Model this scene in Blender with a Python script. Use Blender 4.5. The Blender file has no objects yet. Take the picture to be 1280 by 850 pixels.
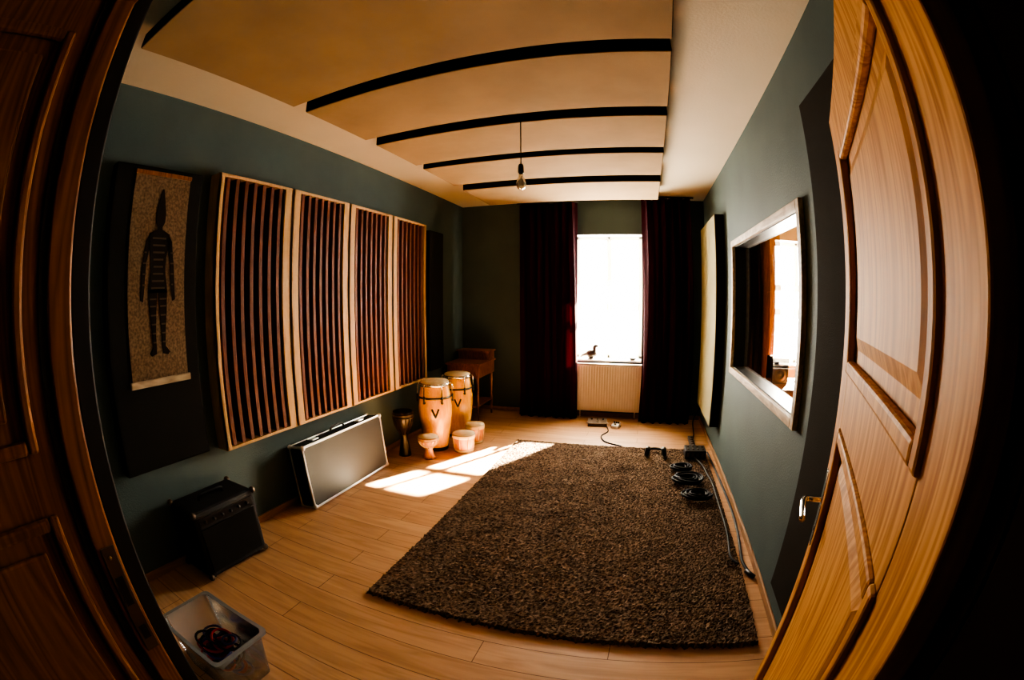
import bpy, math, random
import numpy as np
from mathutils import Matrix, Vector
random.seed(4)
rng=np.random.default_rng(3)
S=bpy.context.scene
H=2.9; A=2.511; B=.846; D=5.858

# ------------------------------------------------------------ materials
def mat(name,col,rough=.6,metal=0,noise=None,bump=0,bscale=60,spec=.4,sheen=0,coat=0):
    m=bpy.data.materials.new(name);m.use_nodes=True;nt=m.node_tree;b=nt.nodes['Principled BSDF']
    b.inputs['Base Color'].default_value=(*col,1);b.inputs['Roughness'].default_value=rough;b.inputs['Metallic'].default_value=metal
    b.inputs['Specular IOR Level'].default_value=spec
    if sheen:b.inputs['Sheen Weight'].default_value=sheen
    if coat:b.inputs['Coat Weight'].default_value=coat
    tc=nt.nodes.new('ShaderNodeTexCoord')
    if noise:
        sc,amt=noise
        mp=nt.nodes.new('ShaderNodeMapping');nt.links.new(tc.outputs['Object'],mp.inputs[0])
        if isinstance(sc,tuple): mp.inputs['Scale'].default_value=sc
        else: mp.inputs['Scale'].default_value=(sc,sc,sc)
        n=nt.nodes.new('ShaderNodeTexNoise');n.inputs['Scale'].default_value=1;n.inputs['Detail'].default_value=6
        nt.links.new(mp.outputs[0],n.inputs['Vector'])
        r=nt.nodes.new('ShaderNodeValToRGB');r.color_ramp.elements[0].position=.3;r.color_ramp.elements[1].position=.7
        r.color_ramp.elements[0].color=(*[c*(1-amt) for c in col],1);r.color_ramp.elements[1].color=(*[min(1,c*(1+amt)) for c in col],1)
        nt.links.new(n.outputs['Fac'],r.inputs[0]);nt.links.new(r.outputs[0],b.inputs['Base Color'])
    if bump:
        n2=nt.nodes.new('ShaderNodeTexNoise');n2.inputs['Scale'].default_value=bscale;n2.inputs['Detail'].default_value=4
        nt.links.new(tc.outputs['Object'],n2.inputs['Vector'])
        bp=nt.nodes.new('ShaderNodeBump');bp.inputs['Strength'].default_value=bump;bp.inputs['Distance'].default_value=.01
        nt.links.new(n2.outputs['Fac'],bp.inputs['Height']);nt.links.new(bp.outputs[0],b.inputs['Normal'])
    return m

def wood(name,c1,c2,scale=(12,12,.9),rough=.35,coat=.0,spec=.4):
    m=bpy.data.materials.new(name);m.use_nodes=True;nt=m.node_tree;b=nt.nodes['Principled BSDF']
    tc=nt.nodes.new('ShaderNodeTexCoord');mp=nt.nodes.new('ShaderNodeMapping');mp.inputs['Scale'].default_value=scale
    nt.links.new(tc.outputs['Object'],mp.inputs[0])
    n=nt.nodes.new('ShaderNodeTexNoise');n.inputs['Scale'].default_value=1.2;n.inputs['Detail'].default_value=3;n.inputs['Distortion'].default_value=.8
    nt.links.new(mp.outputs[0],n.inputs['Vector'])
    mu=nt.nodes.new('ShaderNodeMath');mu.operation='MULTIPLY';mu.inputs[1].default_value=9;nt.links.new(n.outputs['Fac'],mu.inputs[0])
    fr=nt.nodes.new('ShaderNodeMath');fr.operation='PINGPONG';fr.inputs[1].default_value=.5;nt.links.new(mu.outputs[0],fr.inputs[0])
    n3=nt.nodes.new('ShaderNodeTexNoise');n3.inputs['Scale'].default_value=9;n3.inputs['Detail'].default_value=5;nt.links.new(mp.outputs[0],n3.inputs['Vector'])
    ad=nt.nodes.new('ShaderNodeMath');ad.operation='ADD';nt.links.new(fr.outputs[0],ad.inputs[0]);nt.links.new(n3.outputs['Fac'],ad.inputs[1])
    r=nt.nodes.new('ShaderNodeValToRGB');r.color_ramp.elements[0].position=.35;r.color_ramp.elements[1].position=1.0
    r.color_ramp.elements[0].color=(*c2,1);r.color_ramp.elements[1].color=(*c1,1)
    nt.links.new(ad.outputs[0],r.inputs[0]);nt.links.new(r.outputs[0],b.inputs['Base Color'])
    b.inputs['Roughness'].default_value=rough;b.inputs['Coat Weight'].default_value=coat;b.inputs['Coat Roughness'].default_value=.25
    b.inputs['Specular IOR Level'].default_value=spec
    bp=nt.nodes.new('ShaderNodeBump');bp.inputs['Strength'].default_value=.10;bp.inputs['Distance'].default_value=.002
    nt.links.new(ad.outputs[0],bp.inputs['Height']);nt.links.new(bp.outputs[0],b.inputs['Normal'])
    return m

M={}
M['teal']=mat('wall_paint_teal',(.072,.102,.100),.75,noise=(2.2,.10),bump=.25,bscale=90,spec=.3)
M['ceil']=mat('ceiling_paint',(.60,.51,.38),.9,noise=(1.5,.05),bump=.15,bscale=60,spec=.2)
M['white']=mat('white_lacquer',(.82,.80,.76),.4)
M['reveal']=mat('reveal_plaster',(.80,.78,.72),.8,bump=.1)
M['canvas']=mat('panel_canvas',(.30,.205,.115),.95,noise=(3,.10),bump=.2,bscale=250,spec=.1)
M['canvas_shade']=mat('panel_edge_shade',(.016,.011,.007),.9,spec=.1)  # shade on the panel sides, put into the colour
M['canvas_olive']=mat('absorber_canvas',(.32,.29,.16),.95,noise=(3,.06),bump=.2,bscale=250)
M['blackcloth']=mat('black_cloth',(.016,.015,.013),.95,bump=.3,bscale=300,spec=.1)
M['browncloth']=mat('dark_brown_cloth',(.026,.021,.015),.95,bump=.3,bscale=300,spec=.1)
M['pine']=wood('pine_boards',(.56,.36,.18),(.46,.28,.13),(14,14,.8),.55,spec=.25)
M['slat']=wood('slat_stained',(.15,.046,.022),(.085,.025,.012),(20,20,1),.55,spec=.25)
M['door']=wood('door_wood',(.54,.27,.080),(.30,.115,.026),(8,8,.6),.6,spec=.12)
M['jamb']=wood('jamb_wood',(.27,.105,.030),(.12,.040,.011),(9,9,.6),.42,coat=.08,spec=.3)
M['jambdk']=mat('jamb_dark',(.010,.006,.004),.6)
M['dkwood']=wood('brown_furniture_wood',(.32,.12,.045),(.17,.06,.022),(8,8,2),.4)
M['basewood']=wood('baseboard_wood',(.36,.20,.10),(.26,.14,.07),(6,.6,6),.5)
M['trimwood']=wood('aged_trim_wood',(.46,.36,.24),(.25,.18,.11),(10,1,4),.55)
M['black']=mat('black_plastic',(.012,.012,.013),.35)
M['rubber']=mat('cable_rubber',(.008,.008,.009),.6,spec=.2)
M['tolex']=mat('black_tolex',(.014,.014,.015),.6,bump=.5,bscale=500,spec=.25)
M['casepanel']=mat('case_laminate',(.026,.027,.027),.55,bump=.15,bscale=300,spec=.2)
M['alu']=mat('aluminium',(.78,.79,.80),.30,metal=.9)
M['chrome']=mat('chrome',(.8,.8,.8),.15,metal=1)
M['brass']=mat('aged_brass',(.45,.30,.12),.35,metal=1)
M['steel']=mat('dark_steel',(.12,.09,.07),.45,metal=.9)
M['conga']=wood('conga_lacquer',(.80,.42,.065),(.68,.31,.038),(10,10,.8),.2,coat=.5)
M['skin']=mat('drum_skin',(.66,.52,.32),.6,noise=(14,.15))
M['redwood']=wood('red_drum_wood',(.42,.17,.06),(.25,.09,.03),(12,12,2),.3,coat=.3)
M['ebony']=mat('dark_drum_wood',(.022,.012,.008),.35)
M['rope']=mat('rope',(.42,.33,.22),.9)
M['heat']=mat('radiator_enamel',(.80,.70,.62),.35)
M['tex']=mat('woven_textile',(.17,.115,.070),.95,noise=(70,.42),bump=.5,bscale=300,spec=.1)
M['fig']=mat('figure_black',(.018,.013,.010),.9,spec=.1)
M['figs']=mat('figure_stripe',(.075,.055,.037),.9,spec=.1)
M['wallwhite']=mat('control_room_paint',(.62,.48,.30),.8)
M['hall']=mat('hall_paint',(.08,.11,.12),.85)
M['red']=mat('red_cable',(.30,.02,.02),.4)
M['blue']=mat('blue_cable',(.03,.04,.16),.4)
M['screen']=mat('monitor_black',(.01,.01,.012),.2)

def frame_mat():
    m=mat('window_frame_white',(.85,.83,.78),.4);nt=m.node_tree;b=nt.nodes['Principled BSDF']
    t=nt.nodes.new('ShaderNodeBsdfTranslucent');t.inputs[0].default_value=(1,.96,.88,1);mx=nt.nodes.new('ShaderNodeMixShader');mx.inputs[0].default_value=.5  # translucent mix imitates window glare washing over the frame
    nt.links.new(b.outputs[0],mx.inputs[1]);nt.links.new(t.outputs[0],mx.inputs[2]);nt.links.new(mx.outputs[0],nt.nodes['Material Output'].inputs[0]);return m
M['frame']=frame_mat()

def floor_mat():
    m=bpy.data.materials.new('laminate_floor');m.use_nodes=True;nt=m.node_tree;b=nt.nodes['Principled BSDF'];N=nt.nodes.new;Lk=nt.links.new
    tc=N('ShaderNodeTexCoord');br=N('ShaderNodeTexBrick');br.offset=.37;br.inputs['Scale'].default_value=1
    br.inputs['Brick Width'].default_value=1.6;br.inputs['Row Height'].default_value=.165;br.inputs['Mortar Size'].default_value=.0022
    br.inputs['Color1'].default_value=(.50,.285,.150,1);br.inputs['Color2'].default_value=(.56,.335,.185,1);br.inputs['Mortar'].default_value=(.17,.085,.04,1)
    Lk(tc.outputs['Object'],br.inputs['Vector'])
    mp=N('ShaderNodeMapping');mp.inputs['Scale'].default_value=(1.2,14,1);Lk(tc.outputs['Object'],mp.inputs[0])
    n=N('ShaderNodeTexNoise');n.inputs['Scale'].default_value=1.4;n.inputs['Detail'].default_value=7;n.inputs['Distortion'].default_value=1.4;Lk(mp.outputs[0],n.inputs['Vector'])
    r=N('ShaderNodeValToRGB');r.color_ramp.elements[0].position=.32;r.color_ramp.elements[1].position=.62
    r.color_ramp.elements[0].color=(.70,.64,.58,1);r.color_ramp.elements[1].color=(1,1,1,1);Lk(n.outputs['Fac'],r.inputs[0])
    mx=N('ShaderNodeMix');mx.data_type='RGBA';mx.blend_type='MULTIPLY';mx.inputs[0].default_value=.75
    Lk(br.outputs['Color'],mx.inputs[6]);Lk(r.outputs[0],mx.inputs[7]);Lk(mx.outputs[2],b.inputs['Base Color'])
    b.inputs['Roughness'].default_value=.42;b.inputs['Specular IOR Level'].default_value=.35
    bp=N('ShaderNodeBump');bp.inputs['Strength'].default_value=.25;bp.inputs['Distance'].default_value=.002;bp.invert=True
    Lk(br.outputs['Fac'],bp.inputs['Height']);Lk(bp.outputs[0],b.inputs['Normal'])
    return m
M['floor']=floor_mat()

def rug_mat():
    m=bpy.data.materials.new('shag_rug');m.use_nodes=True;nt=m.node_tree;b=nt.nodes['Principled BSDF'];N=nt.nodes.new;Lk=nt.links.new
    tc=N('ShaderNodeTexCoord');n=N('ShaderNodeTexNoise');n.inputs['Scale'].default_value=60;n.inputs['Detail'].default_value=5;Lk(tc.outputs['Object'],n.inputs['Vector'])
    n2=N('ShaderNodeTexNoise');n2.inputs['Scale'].default_value=5;Lk(tc.outputs['Object'],n2.inputs['Vector'])
    r=N('ShaderNodeValToRGB');r.color_ramp.elements[0].position=.34;r.color_ramp.elements[1].position=.68
    r.color_ramp.elements[0].color=(.050,.032,.022,1);r.color_ramp.elements[1].color=(.240,.165,.115,1)
    mm=N('ShaderNodeMath');mm.operation='MULTIPLY_ADD';mm.inputs[1].default_value=.25;Lk(n2.outputs['Fac'],mm.inputs[0]);Lk(n.outputs['Fac'],mm.inputs[2])
    m2=N('ShaderNodeMath');m2.operation='SUBTRACT';m2.inputs[1].default_value=.125;Lk(mm.outputs[0],m2.inputs[0])
    Lk(m2.outputs[0],r.inputs[0]);Lk(r.outputs[0],b.inputs['Base Color']);b.inputs['Roughness'].default_value=.95;b.inputs['Specular IOR Level'].default_value=.05
    return m
M['rug']=rug_mat()

def curtain_mat():
    m=bpy.data.materials.new('velvet_curtain');m.use_nodes=True;nt=m.node_tree;b=nt.nodes['Principled BSDF'];N=nt.nodes.new
    b.inputs['Base Color'].default_value=(.030,.004,.009,1);b.inputs['Roughness'].default_value=.95;b.inputs['Specular IOR Level'].default_value=.1
    t=N('ShaderNodeBsdfTranslucent');t.inputs[0].default_value=(.34,.010,.035,1);mx=N('ShaderNodeMixShader');mx.inputs[0].default_value=.10
    nt.links.new(b.outputs[0],mx.inputs[1]);nt.links.new(t.outputs[0],mx.inputs[2]);nt.links.new(mx.outputs[0],nt.nodes['Material Output'].inputs[0])
    return m
M['curtain']=curtain_mat()

def glass_mat(name,tint=(1,1,1),diff=None,dfac=.2,refl=1.0):
    m=bpy.data.materials.new(name);m.use_nodes=True;nt=m.node_tree;N=nt.nodes.new;nt.nodes.remove(nt.nodes['Principled BSDF'])
    tr=N('ShaderNodeBsdfTransparent');tr.inputs[0].default_value=(*tint,1);gl=N('ShaderNodeBsdfGlossy');gl.inputs['Roughness'].default_value=.02 if not diff else .2
    fr=N('ShaderNodeFresnel');fr.inputs[0].default_value=1.5;mx=N('ShaderNodeMixShader')
    mu=N('ShaderNodeMath');mu.operation='MULTIPLY';mu.inputs[1].default_value=refl;nt.links.new(fr.outputs[0],mu.inputs[0]);nt.links.new(mu.outputs[0],mx.inputs[0])
    if diff:
        d=N('ShaderNodeBsdfDiffuse');d.inputs[0].default_value=(*diff,1);m2=N('ShaderNodeMixShader');m2.inputs[0].default_value=dfac
        nt.links.new(tr.outputs[0],m2.inputs[1]);nt.links.new(d.outputs[0],m2.inputs[2]);nt.links.new(m2.outputs[0],mx.inputs[1])
    else: nt.links.new(tr.outputs[0],mx.inputs[1])
    nt.links.new(gl.outputs[0],mx.inputs[2]);nt.links.new(mx.outputs[0],nt.nodes['Material Output'].inputs[0])
    return m
M['glass']=glass_mat('window_glass',(.93,.95,.94),refl=.3)
M['plastic']=glass_mat('clear_plastic',(.9,.92,.95),diff=(.75,.8,.85),dfac=.3)
M['bulbglass']=glass_mat('bulb_glass',(.85,.83,.78),diff=(.8,.75,.65),dfac=.35)

# ------------------------------------------------------------ mesh builder
class MB:
    def __init__(s,name): s.n=name;s.v=[];s.f=[];s.mi=[];s.sm=[];s.ms=[];s.T=Matrix.Identity(4)
    def m(s,k):
        if k not in s.ms:s.ms.append(k)
        return s.ms.index(k)
    def add(s,vs,fs,k,smooth=False):
        o=len(s.v);T=s.T
        s.v+= [tuple(T@Vector(v)) for v in vs];i=s.m(k)
        for f in fs: s.f.append(tuple(a+o for a in f));s.mi.append(i);s.sm.append(smooth)
    def box(s,a,b,k,bev=0):
        x0,y0,z0=[min(p,q) for p,q in zip(a,b)];x1,y1,z1=[max(p,q) for p,q in zip(a,b)]
        if bev<=0:
            vs=[(x0,y0,z0),(x1,y0,z0),(x1,y1,z0),(x0,y1,z0),(x0,y0,z1),(x1,y0,z1),(x1,y1,z1),(x0,y1,z1)]
            s.add(vs,[(0,3,2,1),(4,5,6,7),(0,1,5,4),(1,2,6,5),(2,3,7,6),(3,0,4,7)],k);return
        import bmesh
        bm=bmesh.new();bmesh.ops.create_cube(bm,size=1)
        for v in bm.verts: v.co=Vector(((x0+x1)/2+v.co.x*(x1-x0),(y0+y1)/2+v.co.y*(y1-y0),(z0+z1)/2+v.co.z*(z1-z0)))
        bmesh.ops.bevel(bm,geom=bm.edges[:],offset=min(bev,.49*min(x1-x0,y1-y0,z1-z0)),segments=2,profile=.5,affect='EDGES')
        bm.verts.index_update();s.add([tuple(v.co) for v in bm.verts],[tuple(v.index for v in f.verts) for f in bm.faces],k,False);bm.free()
    def lathe(s,prof,c,k,n=40,cap=True,axis=None):
        vs=[];fs=[]
        for r,z in prof:
            for i in range(n):
                a=2*math.pi*i/n;vs.append((c[0]+r*math.cos(a),c[1]+r*math.sin(a),c[2]+z))
        for j in range(len(prof)-1):
            for i in range(n):
                i2=(i+1)%n;fs.append((j*n+i,j*n+i2,(j+1)*n+i2,(j+1)*n+i))
        if cap:
            fs.append(tuple(range(n-1,-1,-1)));fs.append(tuple((len(prof)-1)*n+i for i in range(n)))
        s.add(vs,fs,k,True)
    def tube(s,pts,r,k,n=8,closed=False):
        P=[Vector(p) for p in pts];m=len(P);vs=[];fs=[]
        up=Vector((0,0,1))
        rr=r if isinstance(r,(list,tuple)) else [r]*m
        prev=None
        for i in range(m):
            if closed:t=(P[(i+1)%m]-P[i-1])
            else:t=P[min(i+1,m-1)]-P[max(i-1,0)]
            t.normalize()
            if prev is None:
                ref=up if abs(t.z)<.9 else Vector((1,0,0));a=t.cross(ref).normalized()
            else:
                a=(prev-t*prev.dot(t));a.normalize()
            prev=a;b=t.cross(a)
            for j in range(n):
                g=2*math.pi*j/n;vs.append(tuple(P[i]+a*math.cos(g)*rr[i]+b*math.sin(g)*rr[i]))
        for i in range(m if closed else m-1):
            for j in range(n):
                i2=(i+1)%m;fs.append((i*n+j,i*n+(j+1)%n,i2*n+(j+1)%n,i2*n+j))
        if not closed: fs.append(tuple(range(n-1,-1,-1)));fs.append(tuple((m-1)*n+j for j in range(n)))
        s.add(vs,fs,k,True)
    def sphere(s,c,r,k,sx=1,sy=1,sz=1,n=16):
        pr=[(max(1e-4,r*math.sin(math.pi*i/n)),-r*math.cos(math.pi*i/n)) for i in range(n+1)]
        vs=[];fs=[];w=n*2
        for rr,z in pr:
            for i in range(w):
                a=2*math.pi*i/w;vs.append((c[0]+rr*math.cos(a)*sx,c[1]+rr*math.sin(a)*sy,c[2]+z*sz))
        for j in range(n):
            for i in range(w): fs.append((j*w+i,j*w+(i+1)%w,(j+1)*w+(i+1)%w,(j+1)*w+i))
        s.add(vs,fs,k,True)
    def done(s):
        me=bpy.data.meshes.new(s.n);me.from_pydata(s.v,[],s.f)
        for k in s.ms: me.materials.append(M[k])
        me.polygons.foreach_set('material_index',s.mi);me.polygons.foreach_set('use_smooth',s.sm)
        me.update();o=bpy.data.objects.new(s.n,me);S.collection.objects.link(o);return o

def smooth_path(pts,n=8):
    P=[Vector(p) for p in pts];out=[]
    for i in range(len(P)-1):
        p0=P[max(i-1,0)];p1=P[i];p2=P[i+1];p3=P[min(i+2,len(P)-1)]
        for k in range(n):
            t=k/n;out.append(.5*((2*p1)+(p2-p0)*t+(2*p0-5*p1+4*p2-p3)*t*t+(3*p1-p0-3*p2+p3)*t**3))
    out.append(P[-1]);return out

# ------------------------------------------------------------ room shell
X2=4.2
def simple(name,boxes,k,bev=0):
    b=MB(name)
    for a,c in boxes:b.box(a,c,k,bev)
    return b.done()
simple('floor',[((-A-.15,-2.7,-.1),(X2+.15,D+.4,0))],'floor')
simple('ceiling_and_added_overhang',[((-A-.15,-2.7,H),(X2+.15,8.0,H+.12))],'ceil')  # part beyond the back wall is an added, unseen overhang blocking high sun
simple('wall_left',[((-A-.15,-.35,0),(-A,D+.4,H))],'teal')
oy1,oy2,oz1,oz2=2.17,3.92,1.01,2.07
simple('wall_right',[((B,.2,0),(B+.14,oy1,H)),((B,oy2,0),(B+.14,D,H)),((B,oy1,0),(B+.14,oy2,oz1)),((B,oy1,oz2),(B+.14,oy2,H))],'teal')
wx0,wx1,wz0,wz1=-.913,0,.772,2.435
vx0,vx1=1.80,2.70
simple('wall_back',[((-A,D,0),(wx0,D+.4,H)),((wx1,D,0),(B+.07,D+.4,H)),((wx0,D,0),(wx1,D+.4,wz0)),((wx0,D,wz1),(wx1,D+.4,H))],'teal')
simple('wall_back_control_room',[((B+.07,D,0),(vx0,D+.4,H)),((vx1,D,0),(X2,D+.4,H)),((vx0,D,0),(vx1,D+.4,wz0)),((vx0,D,wz1),(vx1,D+.4,H))],'wallwhite')
simple('wall_control_room_side',[((X2,.2,0),(X2+.15,D+.4,H))],'wallwhite')
simple('wall_control_room_lining',[((B+.14,.2,0),(B+.15,oy1-.05,H)),((B+.14,oy2+.05,0),(B+.15,D,H))],'wallwhite')
jx0,jx1=-.75,.285
simple('wall_front',[((-A,-.35,0),(jx0-.03,.2,H)),((jx1+.03,-.35,0),(X2,.2,H)),((jx0-.03,-.35,2.17),(jx1+.03,.2,H))],'teal')
simple('wall_hall',[((-1.7,-2.6,0),(-1.6,-.35,H)),((1.6,-2.6,0),(1.7,-.35,H)),((-1.7,-2.7,0),(1.7,-2.6,H))],'hall')

def window(name,x0,x1,y,mz):
    b=MB(name);f=.045;k='frame'
    xm=(x0+x1)/2
    for a,c in [((x0,y,wz0),(x0+f,y+.05,wz1)),((x1-f,y,wz0),(x1,y+.05,wz1)),((x0,y,wz0),(x1,y+.05,wz0+f)),((x0,y,wz1-f),(x1,y+.05,wz1)),
                ((x0,y-.01,1.77),(x1,y+.05,1.83)),((xm-.018,y+.0,wz0),(xm+.018,y+.04,wz1))]:
        b.box(a,c,k,.005)
    for s0,s1 in [(x0+f,xm-.018),(xm+.018,x1-f)]:
        for z0,z1 in [(wz0+f,1.77),(1.83,wz1-f)]:
            g=.014
            b.box((s0,y+.01,z0),(s0+g,y+.035,z1),k,.004);b.box((s1-g,y+.01,z0),(s1,y+.035,z1),k,.004)
            b.box((s0,y+.01,z0),(s1,y+.035,z0+g),k,.004);b.box((s0,y+.01,z1-g),(s1,y+.035,z1),k,.004)
        b.box((s0,y+.015,mz-.045),(s1,y+.035,mz+.045),k,.004)  # unseen rail, added to cast the gap in the sun patch
    return b.done()
window('window_1',wx0,wx1,D+.2,1.47)
window('window_2',vx0,vx1,D+.2,1.47)
def reveal(name,x0,x1):
    b=MB(name)
    b.box((x0,D+.001,wz0),(x0+.006,D+.2,wz1),'reveal');b.box((x1-.006,D+.001,wz0),(x1,D+.2,wz1),'reveal');b.box((x0,D+.001,wz1-.006),(x1,D+.2,wz1),'reveal')
    return b.done()
reveal('trim_1',wx0,wx1);reveal('trim_2',vx0,vx1)
simple('trim_window_sill',[((wx0-.0,D-.03,wz0-.02),(wx1+.0,D+.2,wz0+.005))],'white',.008)
simple('trim_window_sill_control',[((vx0-.05,D-.06,wz0-.03),(vx1+.05,D+.2,wz0+.005))],'white',.008)

b=MB('window_3');t=.055
for a,c in [((B-.03,2.12,.96),(B+.0,2.12+t,2.12)),((B-.03,3.97-t,.96),(B,3.97,2.12)),((B-.03,2.12+t,.96),(B,3.97-t,.96+t)),((B-.03,2.12+t,2.12-t),(B,3.97-t,2.12))]:
    b.box(a,c,'trimwood',.005)
for a,c in [((B-.0,oy1,oz1),(B+.14,oy1+.01,oz2)),((B,oy2-.01,oz1),(B+.14,oy2,oz2)),((B,oy1,oz1),(B+.14,oy2,oz1+.01)),((B,oy1,oz2-.01),(B+.14,oy2,oz2))]:
    b.box(a,c,'black')
b.add([(B+.05,oy1,oz1),(B+.05,oy2,oz1),(B+.05,oy2,oz2),(B+.05,oy1,oz2)],[(0,1,2,3)],'glass')
b.done()

simple('baseboard_right',[((B-.016,.2,0),(B,D,.055))],'basewood',.004)
simple('baseboard_left',[((-A,.2,0),(-A+.016,D,.055))],'basewood',.004)
simple('baseboard_back',[((-A+.016,D-.016,0),(B-.016,D,.055))],'basewood',.004)

# ------------------------------------------------------------ door lining
def jamb_panel(b,x,sgn,y0,y1,z0,z1):
    w=.022;d=.016*sgn
    for a,c in [((x,y0,z0),(x+d,y0+w,z1)),((x,y1-w,z0),(x+d,y1,z1)),((x,y0+w,z0),(x+d,y1-w,z0+w)),((x,y0+w,z1-w),(x+d,y1-w,z1))]:
        b.box(a,c,'jamb',.006)
    b.box((x,y0+w+.03,z0+w+.03),(x+d*.7,y1-w-.03,z1-w-.03),'jamb',.008)
b=MB('trim_door_lining')
b.box((jx0-.03,-.35,0),(jx0,.185,2.17),'jamb',.003)
b.box((jx0,.135,0),(jx0+.012,.185,2.15),'jamb',.005)
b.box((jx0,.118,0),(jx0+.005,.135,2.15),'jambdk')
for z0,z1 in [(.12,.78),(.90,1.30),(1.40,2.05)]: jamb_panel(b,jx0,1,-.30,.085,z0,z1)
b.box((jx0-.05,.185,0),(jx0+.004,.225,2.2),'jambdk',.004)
b.box((jx0+.012,.145,.99),(jx0+.016,.178,1.22),'steel',.002)
b.box((jx0+.016,.152,1.10),(jx0+.018,.170,1.16),'jambdk');b.box((jx0+.016,.152,1.02),(jx0+.018,.170,1.05),'jambdk')
b.tube([(jx0+.016,.16,1.20),(jx0+.0185,.16,1.20)],.004,'brass')
b.done()
b=MB('trim_door_frame')
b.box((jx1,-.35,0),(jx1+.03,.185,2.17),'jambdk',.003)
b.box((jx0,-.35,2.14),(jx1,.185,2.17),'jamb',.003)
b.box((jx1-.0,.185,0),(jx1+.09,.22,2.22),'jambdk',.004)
b.done()

# ------------------------------------------------------------ open door leaf
b=MB('door_1')
hx,hy=.257,.232;ang=math.atan2(.942,.335)
b.T=Matrix.Translation((hx,hy,0))@Matrix.Rotation(ang,4,'Z')
L=.95;Z1=2.11;th=.04;u0,u1=.125,.825
b.box((0,-th,.012),(u0,0,Z1),'door',.004);b.box((u1,-th,.012),(L,0,Z1),'door',.004)
for z0,z1 in [(.012,.26),(1.29,1.44),(1.97,Z1)]: b.box((u0,-th,z0),(u1,0,z1),'door',.003)
for z0,z1 in [(.26,1.29),(1.44,1.97)]:
    b.box((u0,-th*.7,z0),(u1,-.014,z1),'door')
    vs=[];i0,i1=.055,.085
    for (ins,yy) in [(.0,-.014),(i0,-.014),(i1,-.004)]:
        vs+=[(u0+ins,yy,z0+ins),(u1-ins,yy,z0+ins),(u1-ins,yy,z1-ins),(u0+ins,yy,z1-ins)]
    b.add(vs,[(4,5,9,8),(5,6,10,9),(6,7,11,10),(7,4,8,11),(8,9,10,11)],'door')
    w=.026
    for a,c in [((u0-.006,-.014,z0-.006),(u0+w,.009,z1+.006)),((u1-w,-.014,z0-.006),(u1+.006,.009,z1+.006)),((u0+w,-.014,z0-.006),(u1-w,.009,z0+w)),((u0+w,-.014,z1-w),(u1-w,.009,z1+.006))]:
        b.box(a,c,'door',.007)
hu=.895
b.box((hu-.02,0,.93),(hu+.02,.005,1.16),'chrome',.004)
b.tube(smooth_path([(hu,.0,1.07),(hu,.03,1.07),(hu,.05,1.07),(hu-.015,.06,1.07),(hu-.05,.062,1.068),(hu-.12,.060,1.062)],5),.009,'chrome',10)
b.tube([(hu,.0,.98),(hu,.007,.98)],.008,'black')
b.tube([(0,.006,.3),(0,.006,.42)],.01,'steel')
b.done()

# ------------------------------------------------------------ ceiling cloud panels
zc=2.753;xl,xr=-1.8625,.2068
ys=[(.60,1.74),(1.846,2.52),(2.656,3.29),(3.4216,4.10),(4.3335,5.18)]
for i,(y0,y1) in enumerate(ys):
    b=MB('ceiling_acoustic_panel')
    b.box((xl,y0,zc+.001),(xr,y1,zc+.085),'canvas_shade',.008)
    b.box((xl+.004,y0+.004,zc-.002),(xr-.004,y1-.004,zc+.01),'canvas',.004)
    for x in (xl+.3,xr-.3):
        b.box((x-.02,y0+.1,zc+.08),(x+.02,y1-.1,H-.002),'dkwood')
    b.done()

b=MB('pendant_bulb');bx,by=-.725,2.59
b.tube([(bx,by,H),(bx,by,2.41)],.0035,'rubber',6)
b.lathe([(.005,.0),(.014,-.005),(.018,-.02),(.019,-.06),(.016,-.065)],(bx,by,2.43),'black',20)
b.lathe([(.013,0),(.0135,-.02),(.022,-.035),(.030,-.058),(.031,-.075),(.024,-.095),(.010,-.106),(.001,-.108)],(bx,by,2.365),'bulbglass',24)
b.done()

# ------------------------------------------------------------ left wall diffuser
b=MB('wooden_slat_diffuser')
ya,yb,z1,z2=1.62,4.523,.66,2.434;x0=-A+.003;x1=-A+.12;mw=(yb-ya)/4
b.box((x0,ya+.01,z1+.01),(x0+.02,yb-.01,z2-.01),'blackcloth')
for i in range(4):
    a=ya+i*mw;c=a+mw
    wl=.045 if i==0 else .085;wr=.045 if i==3 else .085
    b.box((x0,a+.002,z1),(x1,a+.02,z2),'pine',.002);b.box((x0,c-.02,z1),(x1,c-.002,z2),'pine',.002)
    b.box((x1-.018,a+.002,z1),(x1,a+wl,z2),'pine',.002);b.box((x1-.018,c-wr,z1),(x1,c-.002,z2),'pine',.002)
    b.box((x0,a+.02,z2-.02),(x1-.001,c-.02,z2),'pine',.002);b.box((x0,a+.02,z1),(x1-.001,c-.02,z1+.02),'pine',.002)
    ns=7;g0=a+wl;g1=c-wr;st=(g1-g0)/ns
    for k in range(ns):
        s=g0+st*(k+.5)
        b.box((x0+.02,s-.016,z1+.02),(x1-.012,s+.016,z2-.02),'slat',.002)
b.done()

# ------------------------------------------------------------ art panel
b=MB('acoustic_panel_black');b.box((-A+.003,.84,.69),(-A+.085,1.50,2.40),'blackcloth',.01)
for z in (.69,2.38): b.box((-A+.003,.845,z),(-A+.08,1.495,z+.02),'browncloth',.002)
b.done()
b=MB('textile_wall_hanging');px=-A+.087
b.box((px,.985,1.20),(px+.006,1.40,2.36),'tex')
b.box((px,.97,1.165),(px+.016,1.415,1.205),'trimwood',.004);b.box((px,.98,2.345),(px+.016,1.405,2.37),'jamb',.004)
cy=1.20
def flat(poly,k,dx=.010):
    n=len(poly);vs=[(px+.006,y,z) for y,z in poly]+[(px+dx,y,z) for y,z in poly]
    b.add(vs,[tuple(range(n,2*n))]+[(i,(i+1)%n,n+(i+1)%n,n+i) for i in range(n)],k)
def sym(h): return [(cy+w,z) for w,z in h]+[(cy-w,z) for w,z in reversed(h)]
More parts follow.
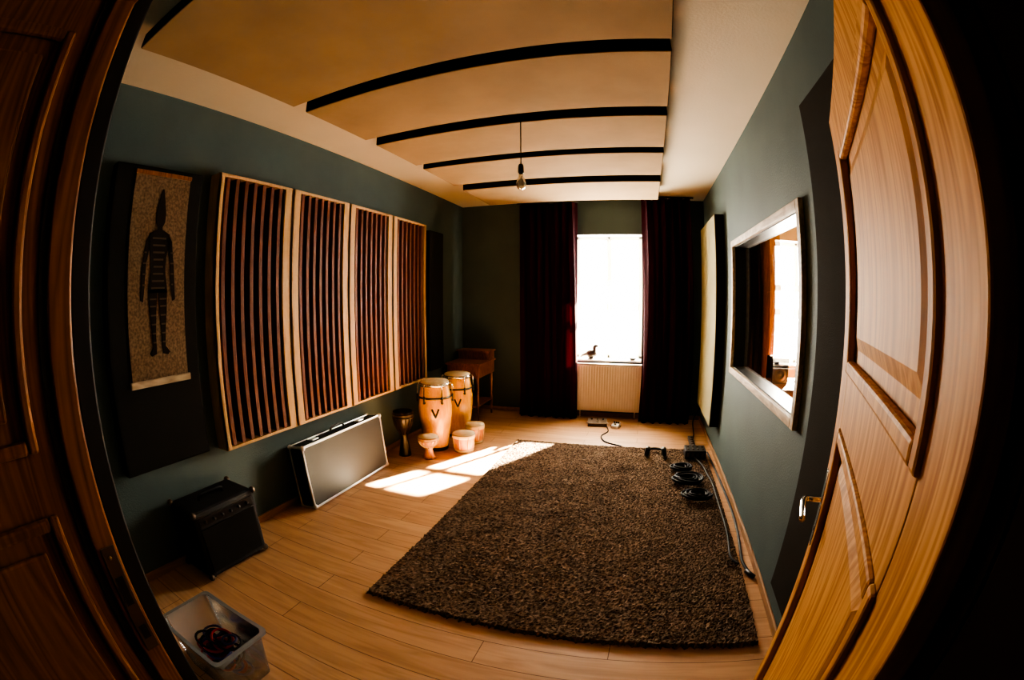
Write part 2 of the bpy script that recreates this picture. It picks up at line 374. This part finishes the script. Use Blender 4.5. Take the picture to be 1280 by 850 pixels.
flat(sym([(.005,2.27),(.022,2.20),(.036,2.13),(.034,2.08),(.018,2.05),(.020,2.03)]),'fig')
flat(sym([(.020,2.035),(.075,2.01),(.082,1.97),(.058,1.88),(.052,1.80),(.066,1.72),(.068,1.68)]),'fig')
for s in (1,-1):
    flat([(cy+s*.070,2.01),(cy+s*.095,1.97),(cy+s*.118,1.82),(cy+s*.125,1.70),(cy+s*.128,1.64),(cy+s*.108,1.63),(cy+s*.098,1.70),(cy+s*.088,1.84),(cy+s*.066,1.94)],'fig')
    flat([(cy+s*.002,1.70),(cy+s*.068,1.70),(cy+s*.064,1.58),(cy+s*.052,1.47),(cy+s*.046,1.38),(cy+s*.075,1.345),(cy+s*.060,1.33),(cy+s*.022,1.34),(cy+s*.020,1.47),(cy+s*.012,1.58)],'fig')
for z,w in [(1.98,.05),(1.94,.046),(1.90,.042),(1.86,.036),(1.82,.034),(1.78,.038),(1.74,.045),(1.70,.05)]:
    flat([(cy-w,z),(cy+w,z),(cy+w,z+.010),(cy-w,z+.010)],'figs',.012)
for s in (1,-1):
    for z,wc,w in [(1.64,.036,.024),(1.60,.037,.022),(1.55,.036,.020),(1.50,.035,.016),(1.45,.035,.013),(1.40,.035,.012)]:
        flat([(cy+s*wc-w,z),(cy+s*wc+w,z),(cy+s*wc+w,z+.009),(cy+s*wc-w,z+.009)],'figs',.012)
    for z in (1.90,1.84,1.78,1.72): flat([(cy+s*.10-.012,z),(cy+s*.10+.012,z),(cy+s*.10+.012,z+.008),(cy+s*.10-.012,z+.008)],'figs',.012)
b.done()
b=MB('acoustic_panel_black');b.box((-A+.003,4.68,.72),(-A+.085,5.05,2.40),'blackcloth',.01)
for z in (.72,2.38): b.box((-A+.003,4.685,z),(-A+.08,5.045,z+.02),'browncloth',.002)
b.done()
def absorber(y0,y1,z0,z1,k,ks):
    b=MB('wall_absorber_panel')
    b.box((B-.10,y0,z0),(B-.002,y1,z1),ks,.008);b.box((B-.104,y0+.004,z0+.004),(B-.09,y1-.004,z1-.004),k,.004)
    return b.done()
absorber(4.40,5.50,.32,2.45,'canvas_olive','canvas_shade')
absorber(.62,1.74,.30,2.45,'browncloth','canvas_shade')

# ------------------------------------------------------------ rug
nx,ny=230,330
rx0,rx1,ry0,ry1=-1.323,.746,1.589,4.558
gx=np.linspace(rx0,rx1,nx);gy=np.linspace(ry0,ry1,ny);XX,YY=np.meshgrid(gx,gy,indexing='ij')
ZZ=.021+rng.random((nx,ny))*.010
XX=XX+rng.normal(0,.003,(nx,ny));YY=YY+rng.normal(0,.003,(nx,ny))
XX[0,:]+=rng.normal(0,.005,ny);YY[:,0]+=rng.normal(0,.006,nx)
XX=np.minimum(XX,.75)
ZZ[0,:]=.002;ZZ[-1,:]=.002;ZZ[:,0]=.002;ZZ[:,-1]=.002
V=np.stack([XX,YY,ZZ],-1).reshape(-1,3)
idx=np.arange(nx*ny).reshape(nx,ny)
F=np.stack([idx[:-1,:-1],idx[1:,:-1],idx[1:,1:],idx[:-1,1:]],-1).reshape(-1,4)
me=bpy.data.meshes.new('shag_rug');me.from_pydata(V.tolist(),[],F.tolist());me.materials.append(M['rug'])
o=bpy.data.objects.new('shag_rug',me);S.collection.objects.link(o)

# ------------------------------------------------------------ curtains
def curtain(name,x0,x1,y,z0,z1,waves,amp,gather=0,k='curtain'):
    n=waves*12;m=24;vs=[];fs=[]
    ph=random.random()*6
    for j in range(m+1):
        t=j/m;z=z0+(z1-z0)*t
        for i in range(n+1):
            u=i/n
            w=amp*(.75+.25*t)*math.sin(2*math.pi*waves*u+ph+.5*math.sin(5*u*math.pi+t*1.2))+.012*math.sin(2*math.pi*waves*2.3*u+t*3)
            xc=(x0+x1)/2;xx=xc+(x0+(x1-x0)*u-xc)*(1-gather*t)+.01*math.sin(t*5+i*.7)
            vs.append((xx,y+w,z))
    for j in range(m):
        for i in range(n): fs.append((j*(n+1)+i,j*(n+1)+i+1,(j+1)*(n+1)+i+1,(j+1)*(n+1)+i))
    b=MB(name);b.add(vs,fs,k,True);
    b.tube([(x0-.02,y,z1+.01),(x1+.02,y,z1+.01)],.012,'black')
    for i in range(7):
        xx=x0+(x1-x0)*(i+.5)/7;b.tube([(xx,y,z1+.02),(xx,y,z1-.03)],.008,'black',6)
    o=b.done();md=o.modifiers.new('sol','SOLIDIFY');md.thickness=.004;return o
curtain('velvet_curtain',-1.61,-.83,5.63,.01,2.83,7,.055,.02)
curtain('velvet_curtain',.0,.66,5.60,.01,2.87,6,.06,.03)
curtain('blackout_curtain',1.03,1.60,5.66,.01,2.6,6,.05,.0,'blackcloth')

# ------------------------------------------------------------ radiator
b=MB('radiator');rx0,rx1,rz0,rz1=-.90,.04,.10,.735
b.box((rx0,D-.12,rz0),(rx1,D-.10,rz1),'heat',.006)
n=26
for i in range(n):
    xx=rx0+.02+(rx1-rx0-.04)*(i+.5)/n;b.box((xx-.009,D-.130,rz0+.03),(xx+.009,D-.118,rz1-.03),'heat',.004)
b.box((rx0,D-.12,rz1-.02),(rx1,D-.04,rz1),'heat',.004);b.box((rx0,D-.05,rz0),(rx1,D-.03,rz1),'heat',.004)
b.box((rx0,D-.12,rz0),(rx0+.01,D-.03,rz1),'heat');b.box((rx1-.01,D-.12,rz0),(rx1,D-.03,rz1),'heat')
for xx in (rx0+.1,rx1-.1): b.tube([(xx,D-.06,0),(xx,D-.06,rz0+.02)],.009,'heat')
for xx in (rx0+.2,rx1-.2): b.box((xx,D-.04,.3),(xx+.04,D-.002,.5),'heat')
b.tube([(rx1,D-.07,rz0+.05),(rx1+.05,D-.07,rz0+.05)],.018,'white')
b.done()

b=MB('bird_figurine');cx,cyy,cz=-.68,D+.04,wz0+.005
b.lathe([(.05,0),(.05,.012),(.02,.02)],(cx,cyy,cz),'ebony',20)
b.sphere((cx,cyy,cz+.07),.062,'ebony',1.3,.7,.9)
b.tube(smooth_path([(cx+.03,cyy,cz+.08),(cx+.045,cyy,cz+.125),(cx+.04,cyy,cz+.16),(cx+.065,cyy,cz+.175),(cx+.10,cyy,cz+.165)],5),[.034]*4+[.028]*5+[.024]*5+[.021]*5+[.004]*2,'ebony',10)
b.tube(smooth_path([(cx-.04,cyy,cz+.07),(cx-.10,cyy,cz+.05),(cx-.15,cyy,cz+.02)],5),[.034,.032,.03,.028,.025,.022,.02,.018,.015,.012,.008],'ebony',8)
b.done()
b=MB('incense_dish');b.lathe([(.02,0),(.045,.01),(.05,.03),(.046,.03),(.03,.012)],(-.12,D+.03,wz0+.005),'ebony',24);b.done()

# ------------------------------------------------------------ congas
def conga(x,y,h=.74,s=1):
    b=MB('conga_drum');c=(x,y,0)
    pr=[(.115,0),(.125,.02),(.14,.10),(.165,.25),(.182,.40),(.183,.48),(.174,.58),(.157,.66),(.148,.70)]
    pr=[(r*s,z*h/.74) for r,z in pr]
    q=[];
    for i in range(len(pr)-1):
        for k in range(4):
            t=k/4;q.append((pr[i][0]*(1-t)+pr[i+1][0]*t,pr[i][1]*(1-t)+pr[i+1][1]*t))
    q.append(pr[-1]);b.lathe(q,c,'conga',48)
    k=h/.74
    b.lathe([(.117*s,0),(.131*s,0),(.135*s,.035*k),(.13*s,.035*k)],c,'black',48)
    b.lathe([(.176*s,.565*k),(.179*s,.565*k),(.1765*s,.585*k),(.17*s,.585*k)],c,'black',48)
    b.lathe([(.150*s,.69*k),(.163*s,.69*k),(.165*s,.715*k),(.158*s,.725*k),(.150*s,.722*k)],c,'chrome',48)
    b.lathe([(.15*s,.70*k),(.154*s,.735*k),(.14*s,.742*k),(.002,.742*k)],c,'skin',48)
    for i in range(6):
        a=i*math.pi/3+.35;ca,sa=math.cos(a),math.sin(a)
        def P(r,z):return (x+ca*r*s,y+sa*r*s,z*k)
        b.tube([P(.168,.72),P(.185,.70),P(.190,.60),P(.192,.545)],.005,'chrome',8)
        b.tube([P(.178,.58),P(.196,.575)],.013,'black',8);b.tube([P(.180,.53),P(.197,.53)],.012,'black',8)
        b.tube([P(.192,.60),P(.192,.52)],.009,'black',8)
    d=math.atan2(-y,-x)
    for s2 in (-1,1):
        pts=[]
        for t in np.linspace(0,1,6):
            aa=d+s2*.20*(1-t);zz=.47-.09*t;pts.append((x+math.cos(aa)*.1845*s,y+math.sin(aa)*.1845*s,zz*k))
        b.tube(pts,.009,'black',6)
    return b.done()
conga(-2.08,4.08,.74,.98)
conga(-2.04,4.58,.74,.96)

def djembe(name,x,y,h,r,kb,kr):
    b=MB(name);c=(x,y,0)
    pr=[(.62,0),(.60,.05),(.45,.25),(.36,.42),(.42,.50),(.75,.64),(.95,.80),(1.0,.95),(.98,1.0)]
    b.lathe([(a*r,z*h) for a,z in pr],c,kb,36)
    b.lathe([(.98*r,h*.98),(.96*r,h*1.005),(.01,h*1.01)],c,'skin' if kb!='ebony' else 'browncloth',36)
    for z in (.93,.86): b.lathe([(1.0*r,h*z),(1.05*r,h*(z+.01)),(1.05*r,h*(z+.025)),(1.0*r,h*(z+.03))],c,kr,36)
    b.lathe([(.40*r,h*.46),(.46*r,h*.465),(.46*r,h*.50),(.42*r,h*.505)],c,kr,36)
    n=16
    for i in range(n):
        a=2*math.pi*i/n;a2=a+math.pi/n
        for e in (a2,a-math.pi/n):
            b.tube([(x+math.cos(a)*1.03*r,y+math.sin(a)*1.03*r,h*.88),(x+math.cos((a+e)/2)*.90*r,y+math.sin((a+e)/2)*.90*r,h*.70),(x+math.cos(e)*.46*r,y+math.sin(e)*.46*r,h*.50)],.0025,kr,5)
    return b.done()
djembe('djembe_drum',-2.28,3.74,.47,.105,'ebony','ebony')
djembe('small_djembe',-2.01,3.76,.23,.105,'redwood','rope')
def bongo(x,y,r,h):
    b=MB('bongo_drum');c=(x,y,0)
    b.lathe([(r*.82,0),(r*.84,.01),(r*.93,h*.5),(r,h*.9),(r,h)],c,'redwood',36)
    b.lathe([(r*.83,.0),(r*.88,.0),(r*.90,.03),(r*.86,.03)],c,'rope',36)
    b.lathe([(r,h*.80),(r*1.06,h*.80),(r*1.07,h*.95),(r*1.02,h*1.02),(r,h*1.0)],c,'rope',36)
    b.lathe([(r*1.02,h*.98),(r*.98,h*1.03),(.003,h*1.03)],c,'skin',36)
    for i in range(8):
        a=2*math.pi*i/8;b.tube([(x+math.cos(a)*r*1.07,y+math.sin(a)*r*1.07,h*.9),(x+math.cos(a)*r*.93,y+math.sin(a)*r*.93,.04)],.004,'rope',6)
    return b.done()
bongo(-1.77,4.10,.115,.19)
bongo(-1.76,4.40,.10,.21)

# ------------------------------------------------------------ brown writing desk in corner
b=MB('wooden_writing_desk');x0,x1,y0,y1=-2.42,-1.98,5.12,5.70
for xx in (x0+.02,x1-.05):
    for yy in (y0+.02,y1-.05): b.tube([(xx+.015,yy+.015,0),(xx+.015,yy+.015,.3),(xx+.015,yy+.015,.62)],[.013,.018,.022],'dkwood',8)
b.box((x0,y0,.58),(x1,y1,.74),'dkwood',.006);b.box((x0-.02,y0-.02,.74),(x1+.02,y1+.02,.765),'dkwood',.006)
b.box((x0,y1-.22,.765),(x1,y1,.87),'dkwood',.006);b.box((x0-.02,y1-.24,.87),(x1+.02,y1+.01,.89),'dkwood',.005)
b.box((x0+.04,y0-.006,.61),(x1-.04,y0,.715),'dkwood',.004);b.tube([(-2.20,y0-.03,.665),(-2.20,y0,.665)],.012,'brass')
b.box((x0+.02,y0+.03,.2),(x1-.02,y1-.03,.22),'dkwood',.004)
b.done()

# ------------------------------------------------------------ flight case leaning on wall
b=MB('flight_case')
lean=.10;Lc=1.10;Hc=.50;Tc=.15
b.T=Matrix.Translation((-2.27,2.28,.018))@Matrix.Rotation(-lean,4,'Y')
b.box((-Tc,0,0),(0,Lc,Hc),'casepanel',.004)
e=.014
for xx in (-Tc,0):
    for zz in (0,Hc): b.box((xx-.004 if xx<0 else xx-e,-.003,zz-.004 if zz==0 else zz-e),(xx+e if xx<0 else xx+.004,Lc+.003,zz+e if zz==0 else zz+.004),'alu',.003)
for xx in (-Tc,0):
    for yy in (0,Lc): b.box((xx-.004 if xx<0 else xx-e,yy-e if yy else -.004,0),(xx+e if xx<0 else xx+.004,yy+.004 if yy else e,Hc),'alu',.003)
for yy in (0,Lc):
    for zz in (0,Hc): b.box((-Tc,yy-e if yy else -.004,zz-e if zz else -.004),(0,yy+.004 if yy else e,zz+.004 if zz else e),'alu',.003)
for xx in (-Tc+.005,-.005):
    for yy in (.01,Lc-.01):
        for zz in (.01,Hc-.01): b.sphere((xx,yy,zz),.022,'alu',n=8)
for yy in (.22,.86):
    b.box((-Tc*.5-.03,yy-.04,Hc),(-Tc*.5+.03,yy+.04,Hc+.012),'alu',.004)
b.tube(smooth_path([(-Tc*.5,.45,Hc),(-Tc*.5,.46,Hc+.035),(-Tc*.5,.54,Hc+.045),(-Tc*.5,.62,Hc+.035),(-Tc*.5,.63,Hc)],5),.010,'black')
b.tube(smooth_path([(-Tc*.5,0,Hc*.35),(-Tc*.5,-.03,Hc*.40),(-Tc*.5,-.03,Hc*.6),(-Tc*.5,0,Hc*.65)],5),.008,'black')
b.done()

# ------------------------------------------------------------ guitar amp cube
b=MB('guitar_amplifier');x0,x1,y0,y1,hh=-2.47,-2.17,1.10,1.62,.46
b.box((x0,y0,.02),(x1,y1,hh),'tolex',.02)
b.box((x1-.004,y0+.035,.055),(x1+.006,y1-.035,hh-.11),'blackcloth',.003)
b.box((x1-.002,y0+.035,hh-.095),(x1+.006,y1-.035,hh-.035),'black',.003)
for i in range(6): b.tube([(x1+.004,y0+.08+i*.07,hh-.065),(x1+.022,y0+.08+i*.07,hh-.065)],.010,'black',12)
for yy in (y0,y1):
    for zz in (.02,hh):
        for xx in (x0,x1): b.sphere((xx+(.008 if xx==x0 else -.008),yy+(.008 if yy==y0 else -.008),zz+(.008 if zz<.1 else -.008)),.022,'steel',n=8)
b.tube(smooth_path([((x0+x1)/2,y0+.16,hh),((x0+x1)/2,y0+.18,hh+.03),((x0+x1)/2,y1-.18,hh+.03),((x0+x1)/2,y1-.16,hh)],5),.012,'rubber')
for yy in (y0+.05,y1-.05):
    for xx in (x0+.05,x1-.05): b.tube([(xx,yy,0),(xx,yy,.022)],.018,'rubber')
b.done()

# ------------------------------------------------------------ clear storage box with cables
b=MB('clear_storage_box')
b.T=Matrix.Translation((-1.54,.665,0))@Matrix.Rotation(.0,4,'Z')
w,d,h=.18,.13,.27;wt,dt=.215,.15
def ring(ww,dd,z,r=.03,n=5):
    P=[]
    for cx_,cy_,a0 in [(ww-r,dd-r,0),(-ww+r,dd-r,90),(-ww+r,-dd+r,180),(ww-r,-dd+r,270)]:
        for i in range(n):
            a=math.radians(a0+90*i/(n-1));P.append((cx_+r*math.cos(a),cy_+r*math.sin(a),z))
    return P
R0=ring(w,d,.002);R1=ring(wt,dt,h);n=len(R0)
b.add(R0+R1,[tuple(range(n-1,-1,-1))]+[(i,(i+1)%n,n+(i+1)%n,n+i) for i in range(n)],'plastic',True)
R2=ring(wt,dt,h-.004);R3=ring(wt+.02,dt+.02,h-.004);R4=ring(wt+.02,dt+.02,h+.006);R5=ring(wt,dt,h+.006)
b.add(R2+R3+R4+R5,[(a*n+i,a*n+(i+1)%n,((a+1)%4)*n+(i+1)%n,((a+1)%4)*n+i) for a in range(4) for i in range(n)],'plastic')
for j in range(40):
    cx_,cy_=random.uniform(-.08,.08),random.uniform(-.04,.04);r=random.uniform(.04,.075);z=.012+.005*j
    tl=random.uniform(-.25,.25);pts=[(cx_+r*math.cos(t),cy_+r*.8*math.sin(t),max(.012,z+tl*r*math.sin(t+j))) for t in np.linspace(0,2*math.pi,20)[:-1]]
    b.tube(pts,.0065,['rubber','red','rubber','blue','rubber','red'][j%6],6,closed=True)
b.done()

# ------------------------------------------------------------ floor electronics and cables
def coil(name,x,y,r,n,z0=.038,wr=.006):
    b=MB(name);pts=[]
    for i in range(n*22):
        a=2*math.pi*i/22;rr=r*(.8+.25*math.sin(i*.13+x*7));pts.append((x+rr*math.cos(a)+.015*math.sin(i*.07),y+rr*.85*math.sin(a),z0+wr+.006*(i/22)+.004*math.sin(a*2)))
    b.tube(pts,wr,'rubber',6);return b.done()
coil('coiled_cable',.44,3.93,.10,6,wr=.009)
coil('coiled_cable',.48,3.64,.13,7,wr=.010)
coil('coiled_cable',.54,3.32,.12,6,wr=.009)
b=MB('headphones');x,y=.20,4.30
b.tube(smooth_path([(x-.09,y,.06),(x-.08,y+.09,.065),(x,y+.13,.065),(x+.08,y+.09,.065),(x+.09,y,.06)],6),.014,'black')
for s in (-1,1):
    b.T=Matrix.Translation((x+s*.085,y-.02,.085))@Matrix.Rotation(math.radians(80*s),4,'Y')
    b.lathe([(.035,-.024),(.048,-.017),(.052,0),(.048,.02),(.033,.026)],(0,0,0),'black',24)
b.T=Matrix.Identity(4);b.done()
b=MB('stage_box');x0,x1,y0,y1=.50,.72,4.22,4.42
b.box((x0,y0,.034),(x1,y1,.12),'black',.008)
for i in range(4):
    for j in range(2): b.lathe([(.012,0),(.012,.006),(.008,.006)],(x0+.035+i*.05,y0+.06+j*.08,.12),'steel',16)
for i in range(4): b.box((x0+.02+i*.05,y0-.004,.06),(x0+.045+i*.05,y0,.10),'steel',.002)
b.done()
b=MB('power_strip');b.box((.60,4.60,.0),(.66,5.0,.04),'black',.006)
for i in range(5): b.tube([(.63,4.65+i*.07,.04),(.63,4.65+i*.07,.043)],.02,'steel',16)
b.done()
def pedal(name,x,y,w,d,h,k,a=0):
    b=MB(name);b.T=Matrix.Translation((x,y,0))@Matrix.Rotation(a,4,'Z')
    vs=[(-w,-d,0),(w,-d,0),(w,d,0),(-w,d,0),(-w,-d,h*.6),(w,-d,h*.6),(w,d,h),(-w,d,h)]
    b.add(vs,[(0,3,2,1),(4,5,6,7),(0,1,5,4),(1,2,6,5),(2,3,7,6),(3,0,4,7)],k)
    for i in range(3): b.lathe([(.011,0),(.010,.018),(.002,.019)],(-w*.6+i*w*.6,d*.55,h*.88),'black',14)
    b.lathe([(.014,0),(.012,.015),(.002,.016)],(0,-d*.4,h*.68),'chrome',14)
    for s in (-1,1): b.tube([(s*w,0,h*.35),(s*(w+.02),0,h*.35)],.009,'chrome',10)
    return b.done()
pedal('multi_effect_pedal',-.52,5.42,.12,.08,.07,'steel',.1)
pedal('effect_pedal',-.28,5.36,.045,.06,.055,'alu',-.2)
def cable(name,pts,r=.006):
    b=MB(name);b.tube(smooth_path(pts,8),r,'rubber',8)
    return b
b=cable('audio_cable',[(-.40,5.38,.01),(-.36,5.15,.008),(-.42,4.95,.008),(-.36,4.75,.008),(-.20,4.64,.008),(-.16,4.60,.01)],.008);b.done()
b=cable('microphone_cable',[(.775,4.50,.012),(.785,4.20,.012),(.80,3.7,.012),(.81,3.2,.012),(.80,2.8,.012),(.775,2.5,.012),(.768,2.38,.012),(.785,2.28,.014),(.81,2.22,.014)],.010)
b.tube([(.772,2.27,.016),(.815,2.20,.016)],.014,'black',10);b.done()
b=cable('power_cable',[(.66,4.95,.012),(.69,5.15,.012),(.70,5.3,.012),(.72,5.54,.1),(.83,5.56,.3)],.007);b.done()
b=cable('instrument_cable',[(.60,4.20,.06),(.66,4.0,.052),(.68,3.8,.050),(.70,3.6,.052),(.70,3.2,.052),(.70,2.7,.052),(.68,2.4,.05),(.72,2.3,.052)],.008);b.done()

# control room furniture seen through glass
b=MB('studio_desk');b.box((1.35,4.3,.70),(2.9,5.0,.74),'dkwood',.006)
for x in (1.38,2.83): b.box((x,4.34,0),(x+.04,4.96,.70),'dkwood',.004)
b.box((1.42,4.9,.35),(2.83,4.93,.70),'dkwood',.004);b.done()
b=MB('studio_monitor_speaker');b.box((1.45,4.6,.74),(1.65,4.85,1.02),'screen',.01)
b.T=Matrix.Translation((1.55,4.6,.84))@Matrix.Rotation(math.pi/2,4,'X');b.lathe([(.075,0),(.07,.006),(.03,-.005),(.001,.003)],(0,0,0),'steel',24)
b.T=Matrix.Translation((1.55,4.6,.96))@Matrix.Rotation(math.pi/2,4,'X');b.lathe([(.03,0),(.026,.005),(.001,.006)],(0,0,0),'steel',20);b.done()
b=MB('wooden_cabinet');b.box((1.63,5.40,0),(1.78,5.84,2.5),'door',.005)
for z in (.5,1.,1.5,2.): b.box((1.622,5.42,z),(1.63,5.82,z+.02),'door',.002)
b.done()

# ------------------------------------------------------------ light
w=bpy.data.worlds.new('World');S.world=w;w.use_nodes=True
bg=w.node_tree.nodes['Background'];bg.inputs[0].default_value=(1,.95,.86,1);bg.inputs[1].default_value=25
sd=bpy.data.lights.new('sun','SUN');sd.energy=600;sd.angle=.02;sd.color=(1,.84,.58)
so=bpy.data.objects.new('sun',sd);S.collection.objects.link(so)
so.rotation_euler=Vector((-.5,-1,-.56)).to_track_quat('-Z','Y').to_euler();so.location=(3,12,8)
for nm,xa,xb,en in [('sky_light_1',wx0,wx1,370),('sky_light_2',vx0,vx1,330)]:
    ld=bpy.data.lights.new(nm,'AREA');ld.shape='RECTANGLE';ld.size=xb-xa;ld.size_y=wz1-wz0;ld.energy=en;ld.color=(1,.90,.74)
    lo=bpy.data.objects.new(nm,ld);S.collection.objects.link(lo);lo.location=((xa+xb)/2,D+.42,(wz0+wz1)/2)
    lo.rotation_euler=Vector((0,-1,0)).to_track_quat('-Z','Z').to_euler()

# ------------------------------------------------------------ camera (equisolid fisheye; native default fisheye lens 10.5mm)
cd=bpy.data.cameras.new('camera');co=bpy.data.objects.new('camera',cd);S.collection.objects.link(co);S.camera=co
yaw,pitch,roll,hc=.2940,-.0958,.0013,1.5914
Rz=Matrix.Rotation(yaw,3,'Z')@Matrix.Rotation(pitch,3,'X')@Matrix.Rotation(roll,3,'Y')
Mx=Matrix((Rz.col[0],Rz.col[2],-Rz.col[1])).transposed().to_4x4();Mx.translation=(0,0,hc);co.matrix_world=Mx
cd.type='PANO';cd.sensor_fit='HORIZONTAL';cd.clip_start=.01
cd.sensor_width=10.5*1280/557.248
try:
    S.view_settings.view_transform='AgX';S.view_settings.look='AgX - High Contrast'
except Exception as ex: print(ex)
